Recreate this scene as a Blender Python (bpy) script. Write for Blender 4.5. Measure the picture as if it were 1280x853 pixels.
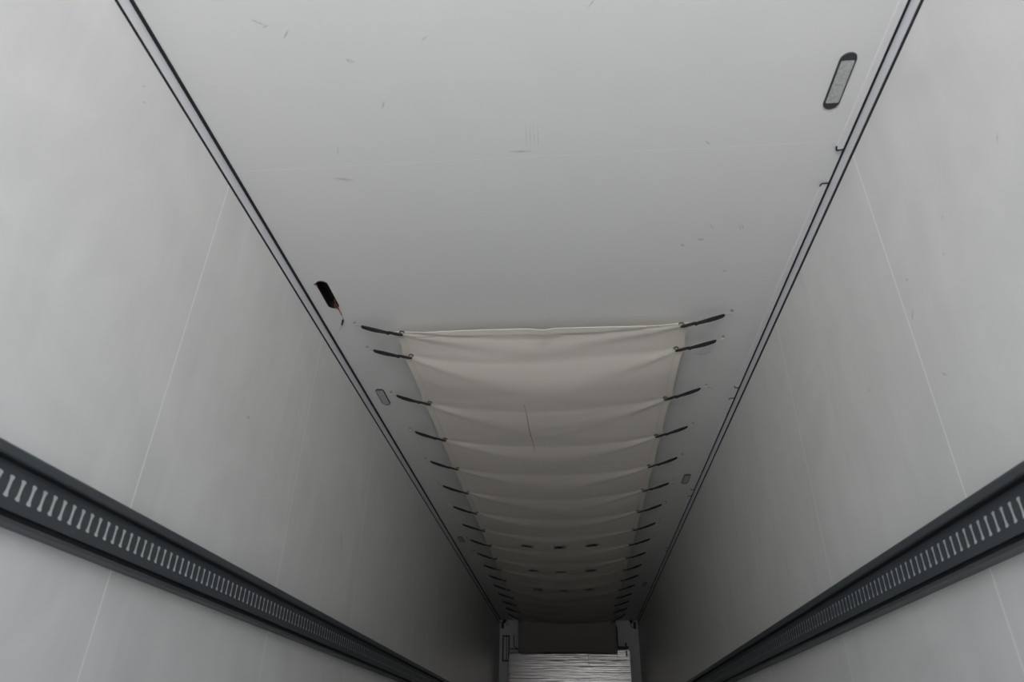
import bpy, bmesh, math, random
from mathutils import Vector, Matrix
from mathutils.geometry import delaunay_2d_cdt
random.seed(7)
for o in list(bpy.data.objects):
    bpy.data.objects.remove(o)
SC = bpy.context.scene
COL = SC.collection

# ---------------------------------------------------------------- camera
Z0 = 0.61                                   # camera height above the trailer floor
cam_d = bpy.data.cameras.new('camera'); cam = bpy.data.objects.new('camera', cam_d); COL.objects.link(cam)
RI = Vector((0.99636769, 0.08364906, 0.01594526))
UP = Vector((0.02920405, -0.51155432, 0.85875451))
FW = Vector((-0.07999088, 0.85516958, 0.51213909))
M3 = Matrix((RI, UP, -FW)).transposed()
cam.matrix_world = Matrix.Translation((0, 0, Z0)) @ M3.to_4x4()
cam_d.sensor_width = 36.0
cam_d.lens = 859.25 * 36.0 / 1280.0
cam_d.clip_start = 0.02
cam_d.dof.use_dof = True
cam_d.dof.focus_distance = 4.5
cam_d.dof.aperture_fstop = 3.2
SC.camera = cam

# ---------------------------------------------------------------- room dimensions (metres)
XL, XR = -1.369, 1.111
H = Z0 + 2.047                              # ceiling
YB, YF = -2.70, 13.34                       # open rear end, closed front end
XC = (XL + XR) / 2

# ---------------------------------------------------------------- daylight through the open rear end
SIDE, BACK = 0.40, 1.18
w = bpy.data.worlds.new('overcast_sky'); SC.world = w; w.use_nodes = True
nt = w.node_tree; nt.nodes.clear()
wo = nt.nodes.new('ShaderNodeOutputWorld'); bg = nt.nodes.new('ShaderNodeBackground')
tc = nt.nodes.new('ShaderNodeTexCoord'); sx = nt.nodes.new('ShaderNodeSeparateXYZ')
rp = nt.nodes.new('ShaderNodeValToRGB')
mr = nt.nodes.new('ShaderNodeMapRange')
mr.inputs['From Min'].default_value = -1; mr.inputs['From Max'].default_value = 1
nt.links.new(tc.outputs['Generated'], sx.inputs[0]); nt.links.new(sx.outputs['Z'], mr.inputs['Value'])
nt.links.new(mr.outputs[0], rp.inputs[0]); nt.links.new(rp.outputs[0], bg.inputs[0]); nt.links.new(bg.outputs[0], wo.inputs[0])
cr = rp.color_ramp
# brightened ground below, overcast sky above, added dark horizon band dimming the deep end  (position = (sin(elevation) + 1) / 2)
YARD, BAND, SKY = (1.22, 1.23, 1.27), (0.23, 0.23, 0.23), (0.86, 0.98, 1.20)
cr.elements[0].position = 0.0; cr.elements[0].color = (*YARD, 1)
cr.elements[1].position = 1.0; cr.elements[1].color = (0.74, 0.92, 1.28, 1)
for pos_, c_ in ((0.40, YARD), (0.435, BAND), (0.56, BAND), (0.60, SKY)):
    e = cr.elements.new(pos_); e.color = (*c_, 1)
az = nt.nodes.new('ShaderNodeMapRange'); az.interpolation_type = 'SMOOTHSTEP'     # added azimuth weighting: brightest behind the trailer, dimmed sideways to darken near walls
az.inputs['From Min'].default_value = -0.25; az.inputs['From Max'].default_value = -1.0
az.inputs['To Min'].default_value = SIDE; az.inputs['To Max'].default_value = BACK
nt.links.new(sx.outputs['Y'], az.inputs['Value']); nt.links.new(az.outputs[0], bg.inputs['Strength'])
pl = bpy.data.lights.new('rear_opening_portal', 'AREA'); pl.shape = 'RECTANGLE'; pl.size = XR - XL; pl.size_y = H
pl.cycles.is_portal = True
po = bpy.data.objects.new('rear_opening_portal', pl); COL.objects.link(po)
po.location = (XC, YB, H / 2); po.rotation_euler = (math.radians(90), 0, 0)
SC.view_settings.view_transform = 'Standard'; SC.view_settings.look = 'None'
SC.view_settings.gamma = 1.0; SC.view_settings.use_curve_mapping = False
SC.view_settings.exposure = 3.0
SC.cycles.max_bounces = 16; SC.cycles.diffuse_bounces = 12; SC.cycles.glossy_bounces = 6
SC.cycles.use_denoising = True
SC.cycles.caustics_reflective = False; SC.cycles.caustics_refractive = False

# ---------------------------------------------------------------- materials
def mat(name, col, rough=0.5, metal=0.0, spec=0.5):
    m = bpy.data.materials.new(name); m.use_nodes = True
    b = m.node_tree.nodes['Principled BSDF']
    b.inputs['Base Color'].default_value = (*col, 1); b.inputs['Roughness'].default_value = rough
    b.inputs['Metallic'].default_value = metal; b.inputs['Specular IOR Level'].default_value = spec
    return m
def N(m, t, **kw):
    n = m.node_tree.nodes.new(t)
    for k, v in kw.items(): setattr(n, k, v)
    return n
def L(m, a, b): m.node_tree.links.new(a, b)
def mth(m, op, a, b=None, clamp=False):
    n = N(m, 'ShaderNodeMath', operation=op, use_clamp=clamp)
    for i, v in enumerate((a, b)):
        if v is None: continue
        if isinstance(v, (int, float)): n.inputs[i].default_value = v
        else: L(m, v, n.inputs[i])
    return n.outputs[0]
def mixc(m, fac, a, b):
    n = N(m, 'ShaderNodeMix', data_type='RGBA')
    if isinstance(fac, (int, float)): n.inputs[0].default_value = fac
    else: L(m, fac, n.inputs[0])
    for i, v in ((6, a), (7, b)):
        if isinstance(v, tuple): n.inputs[i].default_value = (*v, 1)
        else: L(m, v, n.inputs[i])
    return n.outputs[2]

def panel_material(name, base, rough, axes, marks, seam0=None, seams_y=True, seam_gain=1.0, smear=0.10):
    """white gelcoat panel: faint cleaning swirls, small scuffs and panel seams every 1.2 m"""
    m = mat(name, base, rough, 0, 0.5)
    bs = m.node_tree.nodes['Principled BSDF']
    geo = N(m, 'ShaderNodeTexCoord'); pos = geo.outputs['Object']
    sep = N(m, 'ShaderNodeSeparateXYZ'); L(m, pos, sep.inputs[0])
    n1 = N(m, 'ShaderNodeTexNoise'); n1.inputs['Scale'].default_value = 1.6; n1.inputs['Detail'].default_value = 4; n1.inputs['Distortion'].default_value = 2.2
    L(m, pos, n1.inputs['Vector'])
    f = mth(m, 'MULTIPLY', mth(m, 'SUBTRACT', n1.outputs[0], 0.5), smear * 2)
    n2 = N(m, 'ShaderNodeTexNoise'); n2.inputs['Scale'].default_value = 5.0; n2.inputs['Detail'].default_value = 3; n2.inputs['Distortion'].default_value = 1.2
    mp = N(m, 'ShaderNodeMapping'); mp.inputs['Scale'].default_value = (1, 1, 0.25); L(m, pos, mp.inputs[0]); L(m, mp.outputs[0], n2.inputs['Vector'])
    f2 = mth(m, 'MULTIPLY', mth(m, 'SUBTRACT', n2.outputs[0], 0.5), smear * 1.4)
    v = mth(m, 'ADD', mth(m, 'ADD', f, f2), 1.0)
    vm = N(m, 'ShaderNodeVectorMath', operation='SCALE'); vm.inputs[0].default_value = base; L(m, v, vm.inputs['Scale'])
    col = vm.outputs[0]
    # seams
    if seam0 is not None:
        t = mth(m, 'DIVIDE', mth(m, 'SUBTRACT', sep.outputs['Y'], seam0 - 0.6), 1.2)
        fr = mth(m, 'FRACT', t)
        ds = mth(m, 'ABSOLUTE', mth(m, 'SUBTRACT', fr, 0.5))
        sm = mth(m, 'LESS_THAN', ds, 0.0024)
        col = mixc(m, mth(m, 'MULTIPLY', sm, seam_gain), col, (0.93, 0.93, 0.92))
    # scuff marks
    if marks:
        acc = None
        for (a, b, ang, ln, wd) in marks:
            q = N(m, 'ShaderNodeMapping', vector_type='TEXTURE')
            if axes == 'xy':
                q.inputs['Location'].default_value = (a, b, H); q.inputs['Rotation'].default_value = (0, 0, ang); q.inputs['Scale'].default_value = (ln, wd, 1)
            else:
                q.inputs['Location'].default_value = (axes, a, b); q.inputs['Rotation'].default_value = (ang, 0, 0); q.inputs['Scale'].default_value = (1, ln, wd)
            g = N(m, 'ShaderNodeTexGradient', gradient_type='SPHERICAL')
            L(m, pos, q.inputs[0]); L(m, q.outputs[0], g.inputs[0])
            acc = g.outputs['Fac'] if acc is None else mth(m, 'MAXIMUM', acc, g.outputs['Fac'])
        n3 = N(m, 'ShaderNodeTexNoise'); n3.inputs['Scale'].default_value = 160; L(m, pos, n3.inputs['Vector'])
        k = mth(m, 'MULTIPLY', acc, mth(m, 'MULTIPLY', mth(m, 'SUBTRACT', n3.outputs[0], 0.28), 3.2), True)
        col = mixc(m, mth(m, 'MULTIPLY', k, 0.55), col, (0.16, 0.16, 0.155))
    L(m, col, bs.inputs['Base Color'])
    r = mth(m, 'ADD', mth(m, 'MULTIPLY', n1.outputs[0], 0.16), rough - 0.08)
    L(m, r, bs.inputs['Roughness'])
    return m

WHITE = (0.740, 0.735, 0.712)
ceil_marks = [(-0.984, 1.329, .6, .03, .006), (-0.965, 1.345, -.3, .02, .004), (-0.908, 1.379, 2.3, .03, .005), (-0.723, 1.495, .4, .02, .010),
    (-0.89, 1.899, 1.8, .03, .003), (-0.653, 1.69, 2.0, .025, .006), (0.665, 2.465, 1.1, .03, .004), (0.629, 2.553, .2, .02, .012),
    (0.792, 2.479, 1.2, .03, .004), (0.806, 2.479, 1.2, .03, .004), (0.782, 2.804, .3, .02, .008), (0.11, 1.339, 2.2, .03, .004),
    (-0.912, 2.059, .2, .05, .010), (0.568, 1.958, .7, .02, .005), (0.789, 3.632, .1, .05, .012), (0.835, 3.62, .3, .03, .010), (0.912, 4.081, .5, .04, .012),
    (0.55, 2.589, .9, .02, .010), (-0.16, 1.954, .05, .06, .008), (-0.448, 1.428, 2.4, .02, .004),
    (-0.135, 1.87, 1.62, .08, .0016), (-0.120, 1.88, 1.6, .09, .0016), (-0.105, 1.88, 1.58, .08, .0016), (-0.090, 1.88, 1.6, .08, .0016)]
z = Z0
right_marks = [(1.342, z+1.366, 2.2, .02, .004), (1.925, z+1.342, .5, .008, .008), (1.705, z+1.275, .5, .006, .006), (1.959, z+1.227, 2.2, .025, .006),
    (6.47, z+0.849, 2.2, .06, .012), (3.787, z+0.867, 1.9, .05, .004), (3.80, z+.84, 1.1, .04, .004), (2.384, z+1.17, .8, .015, .004), (1.90, z+.98, .8, .02, .006), (1.65, z+1.37, .5, .006, .006)]
left_marks = [(2.589, z+1.208, .5, .02, .010), (4.005, z+1.059, 1.9, .06, .010), (4.03, z+1.02, 1.2, .05, .008), (1.409, z+1.865, .8, .012, .004), (1.437, z+1.821, .8, .014, .004), (6.9, z+.95, 1.5, .10, .006), (5.4, z+1.2, 1.5, .05, .006)]
M_CEIL = panel_material('white_ceiling_panel', WHITE, 0.42, 'xy', ceil_marks, 1.985, seam_gain=0.18, smear=0.015)
M_WL = panel_material('white_wall_panel', WHITE, 0.36, XL, left_marks, 1.995, seam_gain=0.9)
M_WR = panel_material('white_wall_panel_opposite', WHITE, 0.36, XR, right_marks, 1.995, seam_gain=1.0)
M_WF = mat('white_end_wall', (0.72, 0.73, 0.73), 0.45)
M_STRIP = mat('corner_profile_plastic', (0.71, 0.71, 0.735), 0.4)
M_RUB_SHADE = mat('black_rubber_and_shade', (0.008, 0.008, 0.009), 0.6)
M_COVER = mat('white_plastic_cover', (0.75, 0.74, 0.73), 0.4)
M_BLACK = mat('black_plastic', (0.010, 0.010, 0.011), 0.45)
M_BEZEL = mat('dark_grey_bezel', (0.035, 0.035, 0.037), 0.4)
M_CORD = mat('black_elastic_cord', (0.012, 0.012, 0.012), 0.8)
M_STEEL = mat('galvanised_wire', (0.62, 0.62, 0.62), 0.35, 1.0)
M_EYE = mat('dull_steel_eye', (0.22, 0.22, 0.22), 0.5, 0.6)
M_BRASS = mat('grommet_metal', (0.06, 0.05, 0.04), 0.45, 1.0)
M_RED = mat('red_wire', (0.22, 0.03, 0.025), 0.5)
M_WIRE = mat('white_wire', (0.7, 0.68, 0.66), 0.5)
M_TUBE = mat('pale_plastic_tube', (0.88, 0.88, 0.86), 0.35)

m = M_RAIL = mat('dark_grey_coated_rail', (0.075, 0.085, 0.090), 0.42)
n = N(m, 'ShaderNodeTexNoise'); n.inputs['Scale'].default_value = 6; n.inputs['Detail'].default_value = 6
L(m, mixc(m, n.outputs[0], (0.053, 0.063, 0.068), (0.072, 0.083, 0.088)), m.node_tree.nodes['Principled BSDF'].inputs['Base Color'])
M_BACK = mat('pale_rail_backing', (0.80, 0.80, 0.78), 0.5)

m = M_FLOOR = mat('phenolic_floor', (0.20, 0.17, 0.14), 0.6)
n = N(m, 'ShaderNodeTexNoise'); n.inputs['Scale'].default_value = 9; n.inputs['Detail'].default_value = 8
L(m, mixc(m, n.outputs[0], (0.36, 0.345, 0.33), (0.46, 0.445, 0.43)), m.node_tree.nodes['Principled BSDF'].inputs['Base Color'])

m = M_CLOTH = mat('beige_canvas', (0.69, 0.645, 0.585), 0.85, 0, 0.2)
tcn = N(m, 'ShaderNodeTexCoord'); n = N(m, 'ShaderNodeTexNoise'); n.inputs['Scale'].default_value = 2.5; n.inputs['Detail'].default_value = 5
L(m, tcn.outputs['Object'], n.inputs['Vector'])
L(m, mixc(m, n.outputs[0], (0.73, 0.68, 0.60), (0.78, 0.735, 0.665)), m.node_tree.nodes['Principled BSDF'].inputs['Base Color'])
nw = N(m, 'ShaderNodeTexNoise'); nw.inputs['Scale'].default_value = 420; L(m, tcn.outputs['Object'], nw.inputs['Vector'])
bp = N(m, 'ShaderNodeBump'); bp.inputs['Strength'].default_value = 0.08; bp.inputs['Distance'].default_value = 0.001
L(m, nw.outputs[0], bp.inputs['Height']); L(m, bp.outputs[0], m.node_tree.nodes['Principled BSDF'].inputs['Normal'])
M_HEM = mat('canvas_hem', (0.752, 0.70, 0.62), 0.85, 0, 0.2)
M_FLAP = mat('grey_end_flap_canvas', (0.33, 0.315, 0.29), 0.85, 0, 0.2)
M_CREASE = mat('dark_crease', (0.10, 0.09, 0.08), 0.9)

m = M_ALU = mat('ribbed_aluminium', (0.72, 0.71, 0.70), 0.12, 1.0)
tcn = N(m, 'ShaderNodeTexCoord'); mp = N(m, 'ShaderNodeMapping'); mp.inputs['Scale'].default_value = (1.2, 1, 60)
L(m, tcn.outputs['Object'], mp.inputs[0])
n = N(m, 'ShaderNodeTexNoise'); n.inputs['Scale'].default_value = 1.0; n.inputs['Detail'].default_value = 5; L(m, mp.outputs[0], n.inputs['Vector'])
L(m, mixc(m, n.outputs[0], (0.19, 0.182, 0.178), (0.37, 0.355, 0.345)), m.node_tree.nodes['Principled BSDF'].inputs['Base Color'])
bp = N(m, 'ShaderNodeBump'); bp.inputs['Strength'].default_value = 0.6; bp.inputs['Distance'].default_value = 0.005
L(m, n.outputs[0], bp.inputs['Height']); L(m, bp.outputs[0], m.node_tree.nodes['Principled BSDF'].inputs['Normal'])

m = M_LENS = mat('frosted_lamp_lens', (0.42, 0.42, 0.41), 0.35)
tcn = N(m, 'ShaderNodeTexCoord'); wv = N(m, 'ShaderNodeTexVoronoi'); wv.inputs['Scale'].default_value = 95
L(m, tcn.outputs['Object'], wv.inputs['Vector'])
L(m, mixc(m, wv.outputs['Distance'], (0.54, 0.54, 0.53), (0.34, 0.34, 0.335)), m.node_tree.nodes['Principled BSDF'].inputs['Base Color'])

# ---------------------------------------------------------------- helpers
def obj(name, bm, m, parent=None, smooth=False):
    me = bpy.data.meshes.new(name)
    bmesh.ops.recalc_face_normals(bm, faces=bm.faces)
    if smooth:
        for f in bm.faces: f.smooth = True
    bm.to_mesh(me); bm.free()
    o = bpy.data.objects.new(name, me); COL.objects.link(o)
    if m: me.materials.append(m)
    if parent: o.parent = parent
    return o
def thing(name, label, cat, loc=(0, 0, 0), group=None):
    o = bpy.data.objects.new(name, None); COL.objects.link(o); o.empty_display_size = 0.05
    o.location = loc; tag(o, label, cat, group); return o
def tag(o, label, cat, group=None):
    o['label'] = label; o['category'] = cat
    if group: o['group'] = group
    return o
def struct(name, bm, m, parent=None, label=None):
    o = obj(name, bm, m, parent); 
    if parent is None: o['kind'] = 'structure'
    if label: o['label'] = label
    return o
def add_box(bm, a, b):
    vs = [bm.verts.new((x, y, zz)) for x in (a[0], b[0]) for y in (a[1], b[1]) for zz in (a[2], b[2])]
    for f in ((0, 1, 3, 2), (4, 6, 7, 5), (0, 4, 5, 1), (2, 3, 7, 6), (0, 2, 6, 4), (1, 5, 7, 3)):
        bm.faces.new([vs[i] for i in f])
    return vs
def box(a, b):
    bm = bmesh.new(); add_box(bm, a, b); return bm
def bevelled(bm, r, seg=2):
    bmesh.ops.bevel(bm, geom=list(bm.edges), offset=r, segments=seg, affect='EDGES', profile=0.5); return bm
def add_prism_y(bm, prof, y0, y1):
    n = len(prof)
    A = [bm.verts.new((x, y0, zz)) for x, zz in prof]; B = [bm.verts.new((x, y1, zz)) for x, zz in prof]
    for i in range(n): bm.faces.new((A[i], A[(i+1) % n], B[(i+1) % n], B[i]))
    bm.faces.new(A); bm.faces.new(B[::-1])
def prism_y(prof, y0, y1):
    bm = bmesh.new(); add_prism_y(bm, prof, y0, y1); return bm
def add_tube(bm, pts, r, n=8, closed=False):
    pts = [Vector(p) for p in pts]; rings = []
    K = len(pts)
    for i, p in enumerate(pts):
        if closed: d = pts[(i+1) % K] - pts[i-1]
        else: d = pts[min(i+1, K-1)] - pts[max(i-1, 0)]
        d.normalize()
        a = d.cross(Vector((0, 0, 1)))
        if a.length < 1e-3: a = d.cross(Vector((0, 1, 0)))
        a.normalize(); b = d.cross(a)
        rr = r[i] if isinstance(r, (list, tuple)) else r
        rings.append([bm.verts.new(p + rr * (math.cos(t) * a + math.sin(t) * b)) for t in [2*math.pi*j/n for j in range(n)]])
    for i in range(K if closed else K - 1):
        A, B = rings[i], rings[(i+1) % K]
        for j in range(n): bm.faces.new((A[j], A[(j+1) % n], B[(j+1) % n], B[j]))
    if not closed:
        bm.faces.new(rings[0]); bm.faces.new(rings[-1][::-1])
def tube(pts, r, n=8, closed=False):
    bm = bmesh.new(); add_tube(bm, pts, r, n, closed); return bm
def spline(pts, k=8):
    P = [Vector(p) for p in pts]; out = []
    Q = [2*P[0]-P[1]] + P + [2*P[-1]-P[-2]]
    for i in range(1, len(Q)-2):
        for j in range(k):
            t = j / k
            a, b, c, d = Q[i-1], Q[i], Q[i+1], Q[i+2]
            out.append(0.5*((2*b) + (c-a)*t + (2*a-5*b+4*c-d)*t*t + (3*b-a-3*c+d)*t**3))
    out.append(P[-1]); return out
def stadium(w, l, n=10):
    """outline long in y, centred"""
    r = w/2; h = l/2 - r; out = []
    for j in range(n+1): a = math.pi*j/n; out.append((r*math.cos(a), h + r*math.sin(a)))
    for j in range(n+1): a = math.pi + math.pi*j/n; out.append((r*math.cos(a), -h + r*math.sin(a)))
    return out
def plate_z(outline, z0, z1, taper=1.0):
    bm = bmesh.new(); n = len(outline)
    A = [bm.verts.new((x, y, z0)) for x, y in outline]; B = [bm.verts.new((x*taper, y*(1-(1-taper)*0.25), z1)) for x, y in outline]
    for i in range(n): bm.faces.new((A[i], A[(i+1) % n], B[(i+1) % n], B[i]))
    bm.faces.new(A[::-1]); bm.faces.new(B); return bm

# ---------------------------------------------------------------- trailer shell
CUT_X, CUT_Y, CUT_L, CUT_W = -1.249, 2.89, 0.245, 0.056      # lamp cutout in the ceiling
def ceiling_bm():
    bm = bmesh.new()
    outer = [(XL-.05, YB), (XR+.05, YB), (XR+.05, YF+.05), (XL-.05, YF+.05)]
    hole = [(CUT_X+x, CUT_Y+y) for x, y in stadium(CUT_W, CUT_L)]
    pts = outer + hole; no = len(outer); nh = len(hole)
    edges = [(i, (i+1) % no) for i in range(no)] + [(no+i, no+(i+1) % nh) for i in range(nh)]
    V, E_, F, *_ = delaunay_2d_cdt([Vector(p) for p in pts], edges, [], 0, 1e-7)
    vs = [bm.verts.new((v.x, v.y, H)) for v in V]
    def inh(x, y):
        x -= CUT_X; y -= CUT_Y; r = CUT_W/2; h = CUT_L/2-r
        return math.hypot(x, max(abs(y)-h, 0)) < r*0.97
    for f in F:
        c = sum((V[i] for i in f), Vector((0, 0)))/len(f)
        if not inh(c.x, c.y): bm.faces.new([vs[i] for i in f])
    bm.normal_update()
    lo = [bm.verts.new((x, y, H)) for x, y in hole]; up = [bm.verts.new((x, y, H+.05)) for x, y in hole]
    for i in range(nh): bm.faces.new((lo[i], lo[(i+1) % nh], up[(i+1) % nh], up[i]))
    bmesh.ops.remove_doubles(bm, verts=bm.verts, dist=1e-5)
    add_box(bm, (XL-.05, YB, H+.06), (XR+.05, YF+.05, H+.10))
    return bm
struct('ceiling', ceiling_bm(), M_CEIL)
struct('wall_left', box((XL-.06, YB, 0), (XL, YF, H+.06)), M_WL)
struct('wall_right', box((XR, YB, 0), (XR+.06, YF, H+.06)), M_WR)
struct('wall_front', box((XL-.06, YF, 0), (XR+.06, YF+.06, H+.06)), M_WF)
struct('floor', box((XL-.06, YB, -.05), (XR+.06, YF+.06, 0)), M_FLOOR)

def cove(name, X, s, a, b, gc, gw):
    """steep corner profile between wall and ceiling with a black gasket on each edge; s = +1 points into the room"""
    prof = [(X, H-b), (X+s*a, H), (X-s*.004, H), (X-s*.004, H-b)]
    t = struct(name, prism_y([(X+s*.0015, H-b), (X+s*a, H-.0005), (X, H-.0005), (X, H-b)], YB, YF), M_STRIP)
    struct('gasket', prism_y([(X+s*(a-.002), H), (X+s*(a+gc-.002), H), (X+s*(a+gc-.003), H-.004), (X+s*(a-.001), H-.004)], YB, YF), M_RUB_SHADE, t)
    struct('gasket', prism_y([(X, H-b-gw/2), (X+s*.004, H-b-gw/2+.001), (X+s*.004, H-b+gw/2-.001), (X, H-b+gw/2)], YB, YF), M_RUB_SHADE, t)
    return t
cove('trim_1', XL, 1, .0045, .060, .015, .010)
cove('trim_2', XR, -1, .0050, .060, .009, .013)

# ---------------------------------------------------------------- slotted load rails on both walls
RAIL_Y0, RAIL_Y1 = 0.25, 13.2
def slotted_plate(y0, n, pitch, zlo, zhi, sz0, sz1):
    """plate in the y-z plane (x=0) with dog-bone slots through it, thickness 3 mm"""
    bm = bmesh.new()
    cz = (sz0+sz1)/2; hh = (sz1-sz0)/2
    pts = []
    for k in range(24):
        a = 2*math.pi*k/24
        sgn = 1 if math.sin(a) >= 0 else -1
        y, zz = math.cos(a), math.sin(a)
        yy = y*(0.0075 if abs(zz) > .55 else 0.0055); 
        pts.append((yy, cz + zz*hh))
    def inner(k):
        a = 2*math.pi*k/24; s_ = math.sin(a); c_ = math.cos(a)
        t = abs(s_)
        wd = 0.0062 + 0.0036*math.exp(-((t-.80)/.25)**2)
        zz = cz + hh*math.copysign(t**0.75 if t > 0 else 0, s_)
        return (wd*math.copysign(min(1, abs(c_)*2.2), c_) if abs(c_) > 1e-6 else 0.0, zz)
    ins = [inner(k) for k in range(24)]
    hp = pitch/2; cornersz = (zlo, zhi)
    outs = []
    for k in range(24):
        a = 2*math.pi*k/24; c_, s_ = math.cos(a), math.sin(a)
        kk = k % 24
        # square perimeter mapping, corner rays at 45 degrees
        mx = max(abs(c_), abs(s_)); u, v = c_/mx, s_/mx
        outs.append((u*hp, cz + (v*(zhi-cz) if v > 0 else v*(cz-zlo))))
    for i in range(n):
        yc = y0 + pitch*(i+.5)
        I = [bm.verts.new((0, yc+a, b)) for a, b in ins]; O = [bm.verts.new((0, yc+a, b)) for a, b in outs]
        D = [bm.verts.new((-.002, yc+a, b)) for a, b in ins]
        for k in range(24):
            j = (k+1) % 24
            bm.faces.new((O[k], O[j], I[j], I[k])); bm.faces.new((I[k], I[j], D[j], D[k]))
    return bm
def rail(label, X, s, slot_phase):
    t = thing('load_rail', label, 'rail', (X, RAIL_Y0, Z0+.44), 'slotted rails along the walls')
    zb = Z0
    def loc(prof): return prism_y([(s*x, zz-0.44) for x, zz in prof], 0, RAIL_Y1-RAIL_Y0)
    D = .045
    obj('upper_flange', bevelled(loc([(0, .583), (D-.004, .583), (D, .586), (D, .606), (D-.004, .611), (0, .620)]), .0012, 1), M_RAIL, t)
    obj('lower_flange', bevelled(loc([(0, .442), (D-.006, .442), (D, .445), (D, .4505), (D-.003, .4525), (0, .4525)]), .001, 1), M_RAIL, t)
    sb = slotted_plate(0, int((RAIL_Y1-RAIL_Y0)/.04), .04, .4765-.44, .583-.44, .503-.44, .557-.44)
    for v in sb.verts:
        v.co.x = s*(.020 + v.co.x); v.co.y += slot_phase
    add_box(sb, (s*.002, 0, .4765-.44), (s*.0195, RAIL_Y1-RAIL_Y0, .4785-.44))
    obj('slotted_strip', sb, M_RAIL, t)['label'] = 'strip pierced by a long row of upright dog-bone slots'
    obj('channel_strip', box((s*.001, 0, .4525-.44), (s*.013, RAIL_Y1-RAIL_Y0, .4763-.44)), M_RUB_SHADE, t)  # black strip fills the channel and keeps it dark
    obj('lip_shade_strip', box((s*.0202, 0, .5800-.44), (s*.040, RAIL_Y1-RAIL_Y0, .5829-.44)), M_RUB_SHADE, t)  # shade under the upper flange, put in as a black strip
    obj('backing_strip', box((s*.001, .0, .482-.44), (s*.0155, RAIL_Y1-RAIL_Y0, .5795-.44)), M_BACK, t)['label'] = 'pale strip showing through the slots'
    return t
rail('dark grey slotted load rail along the wall below the missing lamp', XL, 1, 1.484*1.0065-.25-.02-1.2+.0)
rail('dark grey slotted load rail along the wall below the cable covers', XR, -1, 1.775*1.0065-.25-.02-1.52)

# ---------------------------------------------------------------- canvas air duct under the ceiling
ROWS = [3.180, 3.425] + [4.025 + .6035*k for k in range(15)]         # bungee rows
DX0, DX1 = -0.948, 0.650
DC = (DX0+DX1)/2; HW = (DX1-DX0)/2
Y_A, Y_E = 3.150, 12.80
ZG = Z0 + 1.968                                                       # grommet height
knots = [Y_A-.01] + ROWS + [Y_E+.01]
rnd = random.Random(3)
wrk = [(rnd.uniform(-1, 1), rnd.uniform(.4, 1.0), rnd.uniform(-.35, .35)) for _ in range(60)]
def smooth(a, b, t):
    t = max(0, min(1, (t-a)/(b-a))); return t*t*(3-2*t)
def duct_z(x, y):
    u = max(-1.05, min(1.05, (x-DC)/HW))
    sag = .026 + .058*smooth(3.15, 3.8, y) - .03*smooth(12.0, 12.8, y)
    zz = ZG - sag*(1-u*u)
    # crease rows: lines bow a little towards the front in the middle
    yb = y - .035*(1-u*u) + .012*math.sin(3.1*u+1.7*y)
    for i in range(len(knots)-1):
        if knots[i] <= yb < knots[i+1] or (i == 0 and yb < knots[0]) or (i == len(knots)-2):
            a, b = knots[i], knots[i+1]
            t = max(0, min(1, (yb-a)/(b-a))); L_ = b-a
            amp = .0062*min(1, L_/.6) * (0.35 if i == 0 else 1) * (0.8+.35*wrk[i][1])
            zz -= amp*(math.sin(math.pi*t**.66)**.9)
            q = wrk[i]
            # secondary folds fanning out from the grommets
            for sgn in (-1, 1):
                e_ = (1-sgn*u)
                if e_ < 1.3:
                    for kf, slope in enumerate((.26, -.18, .42)):
                        c = slope*e_*(.5+q[1])*.55*min(1, L_/.6)
                        dd = (yb-a-c-.02)/(.020+.045*e_)
                        zz -= (.0038+.003*q[1])*math.exp(-dd*dd)*min(1, e_*5)*math.exp(-e_*1.3)*(1 if kf != 1 else -.8)
                        if i+1 < len(knots)-1:
                            dd = (yb-b+abs(c)+.02)/(.020+.045*e_)
                            zz -= .0030*math.exp(-dd*dd)*min(1, e_*5)*math.exp(-e_*1.5)*(1 if kf == 0 else 0)
            break
    zz += .020*(1-smooth(Y_A+.06, Y_A+.60, y))
    zz += .0035*math.sin(4.3*x+2.1*y)*math.sin(5.7*y-1.3*x)
    # the open end has a slight kink near the middle
    if y < 3.3: zz -= .010*math.exp(-((x+.13)/.05)**2)*(1-(y-Y_A)/.2 if y < Y_A+.2 else 0)
    return min(zz, H-.012)
def xs(x, y):
    """canvas outline: widens near the front wall, pulled out a little at each bungee"""
    u = (x-DC)/HW
    d = min(abs(y-r) for r in ROWS)
    pull = .010*math.exp(-(d/.06)**2) - .006*min(1, d/.3)
    return DC + u*(HW + pull*abs(u)**3 + .045*smooth(12.2, 12.8, y))
def edge_y(x):
    return .030*((x-DC)/HW)**2                                        # the open hem is pulled slightly towards the front at its corners
holes = [(hx, hy) for hy in (7.50, 8.68, 9.82) for hx in (-.495, -.152, .203)]
def dshape(cx, cy, r=.060):
    out = []
    for j in range(13):
        a = math.pi + math.pi*j/12
        out.append((cx + r*math.cos(a), cy + .040 + r*1.9*math.sin(a)))
    return out
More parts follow.
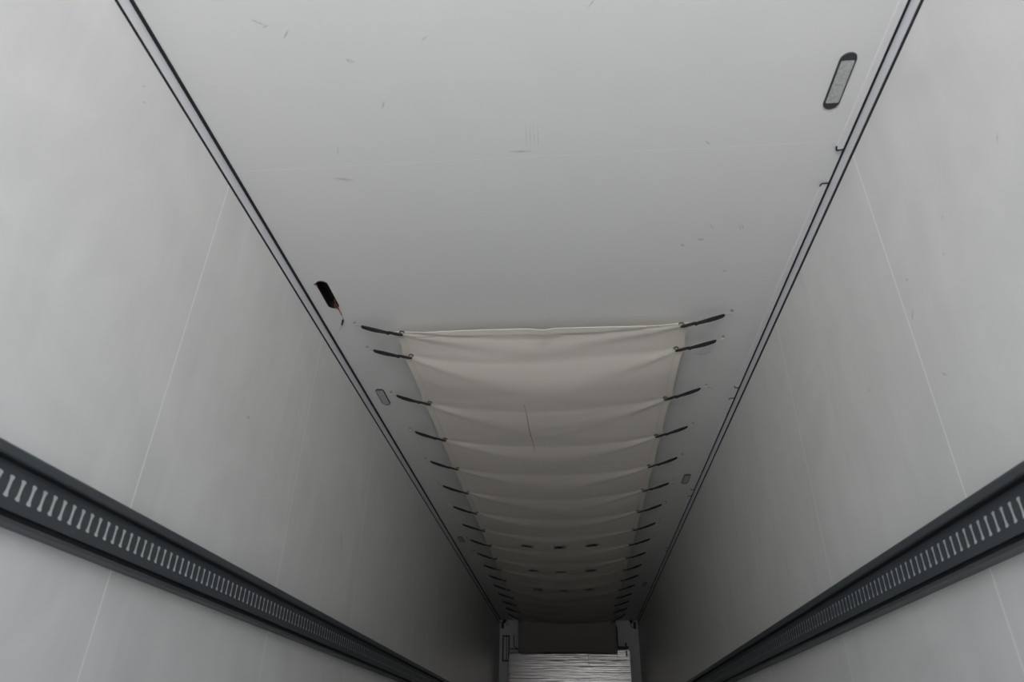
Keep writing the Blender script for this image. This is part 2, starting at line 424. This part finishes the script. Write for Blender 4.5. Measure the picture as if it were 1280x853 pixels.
def cloth_bm():
    nx, ny = 72, 430
    pts = []; edges = []
    X = [DX0 + (DX1-DX0)*i/nx for i in range(nx+1)]
    hb = [(cx-.075, cx+.075, cy-.095, cy+.062) for cx, cy in holes]
    for j in range(ny+1):
        yy = Y_A + (Y_E-Y_A)*j/ny
        for x in X:
            if any(a < x < b and c < yy < d for a, b, c, d in hb): continue
            pts.append((x, yy))
    for cx, cy in holes:
        o = dshape(cx, cy); k = len(pts); pts += o
        edges += [(k+i, k+(i+1) % len(o)) for i in range(len(o))]
        pts += [(cx + .066*math.cos(a), cy + .0 + .05*math.sin(a)) for a in [2*math.pi*q/14 for q in range(14)] if math.sin(a) < -.0 and abs(.05*math.sin(a)) > .045 and False]
    V, E_, F, *_ = delaunay_2d_cdt([Vector(p) for p in pts], edges, [], 0, 1e-7)
    bm = bmesh.new()
    vs = []
    for v in V:
        yy = v.y + (edge_y(v.x)*max(0, 1-(v.y-Y_A)/.25))
        vs.append(bm.verts.new((xs(v.x, yy), yy, duct_z(v.x, yy))))
    for f in F:
        c = sum((V[i] for i in f), Vector((0, 0)))/len(f)
        inside = False
        for cx, cy in holes:
            dx, dy = c.x-cx, c.y-cy-.040
            if dy < 0 and (dx/.060)**2 + (dy/.114)**2 < 0.985: inside = True
        if not inside:
            try: bm.faces.new([vs[i] for i in f])
            except ValueError: pass
    for f in bm.faces: f.smooth = True
    return bm
duct = thing('air_duct', 'long beige canvas air duct sheet slung under the ceiling by black bungee cords', 'air duct', (DC, Y_A, ZG))
def place(o):                                                         # keep world-space mesh under the duct's own origin
    for v in o.data.vertices: v.co -= duct.location
    return o
cv = place(obj('canvas_sheet', cloth_bm(), M_CLOTH, duct, True))
sol = cv.modifiers.new('thickness', 'SOLIDIFY'); sol.thickness = .0015; sol.offset = 1
# hems: doubled cloth along the two long sides and the open end
def strip_bm(f, n, m_=3):
    bm = bmesh.new(); g = [[bm.verts.new(f(i/n, j/m_)) for j in range(m_+1)] for i in range(n+1)]
    for i in range(n):
        for j in range(m_): bm.faces.new((g[i][j], g[i+1][j], g[i+1][j+1], g[i][j+1]))
    for ff in bm.faces: ff.smooth = True
    return bm
def side_hem(sgn):
    def f(t, q):
        yy = Y_A + (Y_E-Y_A)*t
        x = DC + sgn*(HW - .042*q)
        yy2 = yy + edge_y(x)*max(0, 1-(yy-Y_A)/.25)
        return (xs(x, yy2) + sgn*.0005*(1-q), yy2, duct_z(x, yy2) - .0030)
    return strip_bm(f, 430, 3)
def end_hem(t, q):
    x = DX0 + (DX1-DX0)*t; yy = Y_A + .045*q
    yy2 = yy + edge_y(x)*max(0, 1-(yy-Y_A)/.25)
    lift = .006*(1-q)**2
    return (xs(x, yy2), yy2 - .0005*(1-q), duct_z(x, yy2) - .0034)
for bmh in (side_hem(-1), side_hem(1), strip_bm(end_hem, 120, 4)):
    for ff in bmh.faces: ff.smooth = False
    h_ = place(obj('hem', bmh, M_HEM, duct))
    s_ = h_.modifiers.new('thickness', 'SOLIDIFY'); s_.thickness = .0009; s_.offset = 1
# flap dropping from the end of the sheet to the bulkhead
def flap(t, q):
    u = -1+2*t; hw = HW + .045 + .015*q
    x = DC + u*hw
    y = 12.80 + .20*q + .018*math.sin(5*u+1)*q*(1-q)*2 - .05*(1-u*u)*math.sin(math.pi*q)
    zt = duct_z(DC+u*HW, 12.80)
    return (x, y, zt + (Z0+1.46-zt)*(q**1.15) - .004*math.sin(9*u*q+2*q))
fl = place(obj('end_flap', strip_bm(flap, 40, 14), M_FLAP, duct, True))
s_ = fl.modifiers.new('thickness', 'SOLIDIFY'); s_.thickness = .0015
# a dark crease along the cloth
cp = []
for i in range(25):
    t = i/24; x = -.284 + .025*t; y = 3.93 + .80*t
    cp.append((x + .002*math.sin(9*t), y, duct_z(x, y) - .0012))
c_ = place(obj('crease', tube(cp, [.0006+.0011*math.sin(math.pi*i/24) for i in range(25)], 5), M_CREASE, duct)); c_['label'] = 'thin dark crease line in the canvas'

# ---------------------------------------------------------------- bungee cords
def bungee_parts(sgn, yo, dy=0.0):
    """sgn -1/+1 = side; returns list of (name, bm, material) in world space; anchored in the ceiling, pulled to a grommet"""
    xo = DC + sgn*1.0325; xh = DC + sgn*.985; xg = DC + sgn*(HW-.038)
    A = Vector((xo, yo, H)); Hk = Vector((xh, yo, H-.034)); G = Vector((xg, yo+dy, duct_z(xg, min(yo+dy, 12.79)) - .0185 - (.030 if dy > .1 else 0)))
    d = (G-Hk).normalized(); side = Vector((0, 1, 0)) - d*d.y; side.normalize(); upv = d.cross(side)
    if upv.z < 0: upv = -upv
    parts = []
    parts.append(('ceiling_eye', tube([A+Vector((.005*math.cos(t), 0, -.006+.006*math.sin(t))) for t in [2*math.pi*i/10 for i in range(10)]],   .0020, 6, True), M_EYE))
    hk = spline([A+Vector((-sgn*-.004, 0, -.018)), A+Vector((-sgn*.010, .004, -.022)), Hk+Vector((sgn*.010, .002, .004)), Hk-d*.004, Hk+d*.006+side*.005], 5)
    parts.append(('steel_hook', tube(hk, .0024, 6), M_STEEL))
    K = Hk + (G-Hk)*(.66 if dy < .1 else .5) - Vector((0, 0, .006))                                               # knot position
    bm = bmesh.new()
    jit = rnd.uniform(-.003, .003)
    lp = [K-side*.003, K-(K-Hk)*.5-side*(.0058+jit*.4), Hk+d*.012-side*.0078-upv*.003, Hk-side*.0, Hk+d*.012+side*.0078-upv*.003, K-(K-Hk)*.5+side*(.0062-jit*.4)-upv*.006, K+side*.004]
    add_tube(bm, spline(lp, 6), .0064, 8)
    parts.append(('cord', bm, M_CORD))
    bm = bmesh.new()
    add_tube(bm, spline([K-d*.012, K-d*.004+side*.006, K+d*.006-side*.006, K+d*.016], 4), [.006]+[.0085]*11+[.006], 8)
    add_tube(bm, spline([K+side*.014-upv*.004, K, K-side*.013-upv*.010], 3), .0042, 7)
    parts.append(('knot', bm, M_CORD))
    E2 = G
    bm = bmesh.new()
    mid = (K+E2)/2; Rr = (E2-K).length/2+.004
    ring = [mid + d*Rr*math.cos(t) + side*.0095*math.sin(t) + Vector((0, 0, .000)) for t in [2*math.pi*i/18 for i in range(18)]]
    add_tube(bm, ring, .0046, 8, True)
    parts.append(('end_loop', bm, M_BLACK))
    return parts, A, G
ORD = ['first', 'second', 'third', 'fourth', 'fifth', 'sixth', 'seventh', 'eighth', 'ninth', 'tenth', 'eleventh', 'twelfth', 'thirteenth', 'fourteenth', 'fifteenth', 'sixteenth', 'last']
def make_bungee(sgn, i):
    last = i == len(ROWS)-1
    yo = ROWS[i]
    parts, A, G = bungee_parts(sgn, yo - (.03 if last else .022 if i == 0 else 0), .22 if last else .022 if i == 0 else 0.0)
    side = "missing lamp's side" if sgn < 0 else 'cable cover side'
    lab = f"{ORD[i]} black bungee cord from the duct's open end, on the {side}"
    t = thing('bungee_cord', lab, 'bungee cord', A, 'bungee cords holding the canvas duct')
    for nme, bm, m_ in parts:
        for v in bm.verts: v.co -= A
        o = obj(nme, bm, m_, t, True)
        if nme == 'steel_hook': o['label'] = 'pale steel wire hook'
    # grommet pressed into the canvas hem
    bm = tube([(G.x + .013*math.cos(a), G.y + .013*math.sin(a), duct_z(DC+sgn*(HW-.038), min(G.y, 12.8)) - .0035) for a in [2*math.pi*k/16 for k in range(16)]], .0026, 6, True)
    g = place(obj('grommet', bm, M_BRASS, duct, True))
for i in range(len(ROWS)):
    for sgn in (-1, 1): make_bungee(sgn, i)

# ---------------------------------------------------------------- ceiling lamps
def lamp(label, x, y, cap):
    t = thing('ceiling_lamp', label, 'lamp', (x, y, H), 'flush lamps in the ceiling')
    W_, L_ = .058, .240
    o = obj('bezel', plate_z(stadium(W_, L_, 12), 0, -.005, .96), M_BEZEL, t); o['label'] = 'dark grey rim of the lamp'
    hw = W_/2-.0058; hl = L_/2-cap
    out = []
    for (cx, cy, a0) in ((hw-.006, hl-.006, 0), (-hw+.006, hl-.006, 1), (-hw+.006, -hl+.006, 2), (hw-.006, -hl+.006, 3)):
        for k in range(4):
            a = math.pi/2*(a0 + k/3); out.append((cx+.006*math.cos(a), cy+.006*math.sin(a)))
    ln = plate_z(out, -.003, -.0056, .98)
    for v in ln.verts: v.co.x *= 1.0
    o = obj('lens', ln, M_LENS, t); o['label'] = 'pale frosted lens, unlit'
    return t
YS = 1.0065
lamp('oblong unlit ceiling lamp with dark rim, beside cable cover nearest the open end', .984, 1.691*YS, .030)
lamp('oblong unlit ceiling lamp beside cable covers, level with sixth bungee cord', .990, 5.79*YS, .022)
lamp('oblong unlit ceiling lamp beside cable covers, closest to the end wall', .985, 10.13*YS, .022)
lamp('oblong unlit ceiling lamp between black gasket and third bungee cord', -1.254, 4.080*YS, .014)
lamp('oblong unlit ceiling lamp by black gasket, beyond eighth bungee cord', -1.262, 7.71*YS, .014)

# empty lamp cutout with loose wires
t = thing('lamp_cutout', 'black empty oblong lamp cutout with loose red wires in the ceiling', 'lamp cutout', (CUT_X, CUT_Y, H))
bm = bmesh.new()
o1 = stadium(CUT_W-.001, CUT_L-.001, 12); n = len(o1)
lo = [bm.verts.new((x*1.10, y*1.02, -.003)) for x, y in o1]; l2 = [bm.verts.new((x, y, -.003)) for x, y in o1]; up = [bm.verts.new((x, y, .045)) for x, y in o1]
l0 = [bm.verts.new((x*1.12, y*1.025, 0)) for x, y in o1]
for i in range(n):
    j = (i+1) % n
    bm.faces.new((l0[i], l0[j], lo[j], lo[i])); bm.faces.new((lo[i], lo[j], l2[j], l2[i])); bm.faces.new((l2[i], l2[j], up[j], up[i]))
bm.faces.new(up)
obj('recess_cup', bm, M_BLACK, t)
for pts, r, m_, nm in (
    ([(-.012, -.100, .02), (-.030, -.108, -.004), (-.034, -.112, -.010), (-.020, -.098, -.006)], .0022, M_RED, 'red_wire'),
    ([(.010, .070, .02), (.018, .100, -.004), (.024, .120, -.010), (.010, .112, -.008), (.004, .098, .01)], .0024, M_RED, 'red_wire'),
    ([(.012, .105, .01), (.022, .125, -.008), (.024, .155, -.012), (.020, .185, -.010)], .0022, M_RED, 'red_wire'),
    ([(.020, .185, -.010), (.020, .205, -.008), (.014, .235, -.006)], .0018, M_WIRE, 'white_wire'),
    ([(-.012, .290, -.004), (-.034, .330, -.003), (-.048, .350, -.002)], .0018, M_WIRE, 'white_wire')):
    obj(nm, tube(spline(pts, 6), r, 6), m_, t, True)
obj('wire_connector', tube([(.014, .232, -.007), (.011, .238, -.007), (-.009, .284, -.006), (-.012, .290, -.005)], [.003, .0048, .0048, .003], 8), M_BLACK, t, True)

# ---------------------------------------------------------------- cable covers in the ceiling corner
covers = [(YB, 2.020), (2.215, 4.072), (4.238, 6.10), (6.285, 8.15), (8.335, 10.20), (10.385, 12.25)]
def cover(a, b, label):
    t = thing('cable_cover', label, 'cable cover', (1.085, a, H), 'cable covers along the ceiling corner')
    ln = b-a
    obj('cover_strip', prism_y([(-.015, 0), (-.012, -.006), (.010, -.0065), (.0105, 0)], 0, ln), M_COVER, t)
    for yy, s in ((0, -1), (ln, 1)):
        if a+yy < .5: continue
        pts = [(.014, yy+s*.004, -.005), (-.004, yy+s*.006, -.007), (-.013, yy+s*.004, -.006), (-.017, yy-s*.012, -.004)]
        obj('end_clip', tube(spline(pts, 5), .0030, 7), M_BLACK, t, True)
names = ['white cable cover strip running from the open end past the nearest lamp', 'white cable cover strip whose span ends just past third bungee cord',
    'white cable cover strip beside the lamp level with sixth bungee cord', 'white cable cover strip, fourth length from the open end',
    'white cable cover strip beside the lamp closest to the end wall', 'white cable cover strip, final length before the end wall']
for (a, b), l_ in zip(covers, names): cover(a, b, l_)

# ---------------------------------------------------------------- front end: ribbed aluminium bulkhead and fittings
PY = 13.13
t = thing('bulkhead_panel', 'ribbed bare aluminium bulkhead panel standing against the end wall', 'bulkhead panel', (-.13, PY, 0))
t.rotation_euler = (0, 0, math.radians(-1.4))
bm = bmesh.new()
xl, xr = -1.035, 1.035
nb = 22
top = lambda x: Z0 + 1.463 + .078*(x-xl)/(xr-xl)
for k in range(nb):                                                   # boards with rounded lips, one face pattern
    z0 = Z0+1.46 - .0952*(k+1); z1 = z0 + .0952
    if z0 < .03: z0 = .03
    zt = (lambda x: top(x)) if k == 0 else (lambda x: z1-.0015)
    A = [(xl, z0), (xr, z0), (xr, zt(xr)), (xl, zt(xl))]
    f0 = [bm.verts.new((x, .004, zz)) for x, zz in A]; b0 = [bm.verts.new((x, .034, zz)) for x, zz in A]
    f1 = [bm.verts.new((x, 0, zz + (.003 if i < 2 else -.003))) for i, (x, zz) in enumerate(A)]
    bm.faces.new(f1[::-1]); bm.faces.new(b0)
    for i in range(4):
        j = (i+1) % 4
        bm.faces.new((f1[i], f1[j], f0[j], f0[i])); bm.faces.new((f0[i], f0[j], b0[j], b0[i]))
obj('board_face', bm, M_ALU, t)
obj('top_lip', prism_y([(xl, top(xl)), (xr, top(xr)), (xr, top(xr)+.012), (xl, top(xl)+.012)], -.004, .045), M_BEZEL, t)['label'] = 'dark capping along the top edge'
for x in (xl-.009, xr+.009):
    obj('edge_post', bevelled(box((x-.009, -.004, .0), (x+.009, .15, Z0+(1.45 if x < 0 else 1.53))), .003, 1), M_ALU, t)
obj('centre_rivet_strip', box((.335, -.002, Z0+1.28), (.341, .004, Z0+1.50)), M_BEZEL, t)
obj('stay', box((-.5, .034, 0.0), (-.46, .15, Z0+1.2)), M_ALU, t); obj('stay', box((.46, .034, 0.0), (.5, .15, Z0+1.2)), M_ALU, t)

def boxy(name, label, cat, c, sz, m_, parts=()):
    t = thing(name, label, cat, c)
    obj('housing', bevelled(box((-sz[0]/2, -sz[1], -sz[2]/2), (sz[0]/2, 0, sz[2]/2)), min(sz)*.18, 2), m_, t)
    return t
YW = YF
FS = YF/13.2
def fz(zz): return Z0 + zz*FS
# narrow black framed slot on the end wall
t = thing('wall_vent', 'narrow upright vent with thick black frame on the end wall', 'vent', (-1.253, YW, fz(1.556)))
w2, h2 = .064, .215
bm = bmesh.new()
for a, b in (((-w2, -.03, -h2), (-w2+.022, 0, h2)), ((w2-.022, -.03, -h2), (w2, 0, h2)), ((-w2+.022, -.03, h2-.024), (w2-.022, 0, h2)), ((-w2+.022, -.03, -h2), (w2-.022, 0, -h2+.024))): add_box(bm, a, b)
obj('frame', bm, M_BLACK, t)
obj('back_plate', box((-w2+.022, -.006, -h2+.024), (w2-.022, 0, h2-.024)), M_WF, t)
obj('centre_bar', box((.004, -.02, -h2+.024), (.018, -.006, h2-.024)), M_BEZEL, t)
# small black boxes and cable glands in the two top corners
for s, xb, xg, where in ((-1, -1.318, -1.283, 'above the framed vent'), (1, 1.057, .995, 'above the bare aluminium edge, cable looped')):
    t = boxy('sensor_box', 'small upright black box high on the end wall, ' + where, 'box', (xb, YW, fz(1.943)), (.050, .04, .115), M_BLACK)
    cab = spline([(0, -.02, -.0), (-s*.03, -.03, -.035*1), (-s*.075, -.03, .0), (xg-xb, -.03, .075)], 7) if s > 0 else spline([(xg-xb, -.03, .08), (.055, -.03, .03), (.085, -.03, -.005), (.10, -.02, .03), (.075, -.02, .07)], 7)
    obj('cable', tube(cab, .005, 6), M_BLACK, t, True)
    g = thing('cable_gland', 'black cable gland in the ceiling corner ' + ('over the framed vent side' if s < 0 else 'over the looped cable side'), 'cable gland', (xg, YW-.05, H))
    obj('gland_body', tube([(0, 0, 0), (0, 0, -.02), (0, .005, -.03), (0, .01, -.055)], [.03, .03, .022, .016], 12), M_BLACK, g, False)
    obj('gland_nut', tube([(0, 0, 0), (0, 0, -.012)], [.038, .038], 6), M_BLACK, g)
# rod and tube beside the flap
t = thing('black_hose', 'thin black hose hanging beside the canvas end flap', 'hose', (.70, 13.12, fz(1.74)))
obj('hose', tube(spline([(-.035, -.06, .175), (-.005, -.02, .172), (.018, 0, .135), (.022, 0, 0), (.020, 0, -.19)], 7), .011, 8), M_BLACK, t, True)
obj('hose_cuff', tube([(.020, 0, -.19), (.020, 0, -.155)], .016, 10), M_BLACK, t, True)
t = thing('drain_tube', 'short pale upright tube standing above the aluminium bulkhead panel', 'tube', (.842, 13.27, fz(1.69)))
obj('tube_body', tube([(0, 0, .10), (.004, 0, .03), (.010, 0, -.06), (.012, 0, -.10)], .014, 10), M_TUBE, t, True)
obj('tube_clip', box((.018, -.02, -.11), (.045, .07, -.04)), M_BLACK, t)
obj('tube_foot', bevelled(box((-.10, -.03, -.135), (.075, .07, -.100)), .006, 1), M_BLACK, t)
t = thing('latch', 'small dark latch at the upper corner of the aluminium bulkhead panel', 'latch', (.865, PY-.052, fz(1.47)))
obj('latch_plate', bevelled(box((-.011, -.004, -.055), (.011, .025, .03)), .003, 1), M_BEZEL, t)
obj('latch_pin', tube([(0, -.006, .02), (0, -.006, -.02)], .006, 8), M_BEZEL, t)
# loose wires lying on top of the bulkhead
t = thing('wire_bundle', 'loose tangle of dark and pale wires on top of the bulkhead panel', 'wires', (-1.04, 13.22, fz(1.535)))
obj('dark_wire', tube(spline([(-.07, .05, .24), (-.065, .05, .08), (-.03, .02, .02), (.05, 0, .012), (.13, 0, .03), (.06, .02, -.01), (-.05, 0, .0), (-.14, .02, .01)], 7), .007, 6), M_BLACK, t, True)
obj('pale_wire', tube(spline([(-.13, .0, -.025), (-.06, -.01, -.02), (.0, 0, -.028), (.09, 0, -.02), (.17, 0, -.022)], 6), .006, 6), M_TUBE, t, True)
obj('upright_wire', tube([(-.045, .06, .24), (-.047, .06, .03)], .004, 6), M_TUBE, t, True)
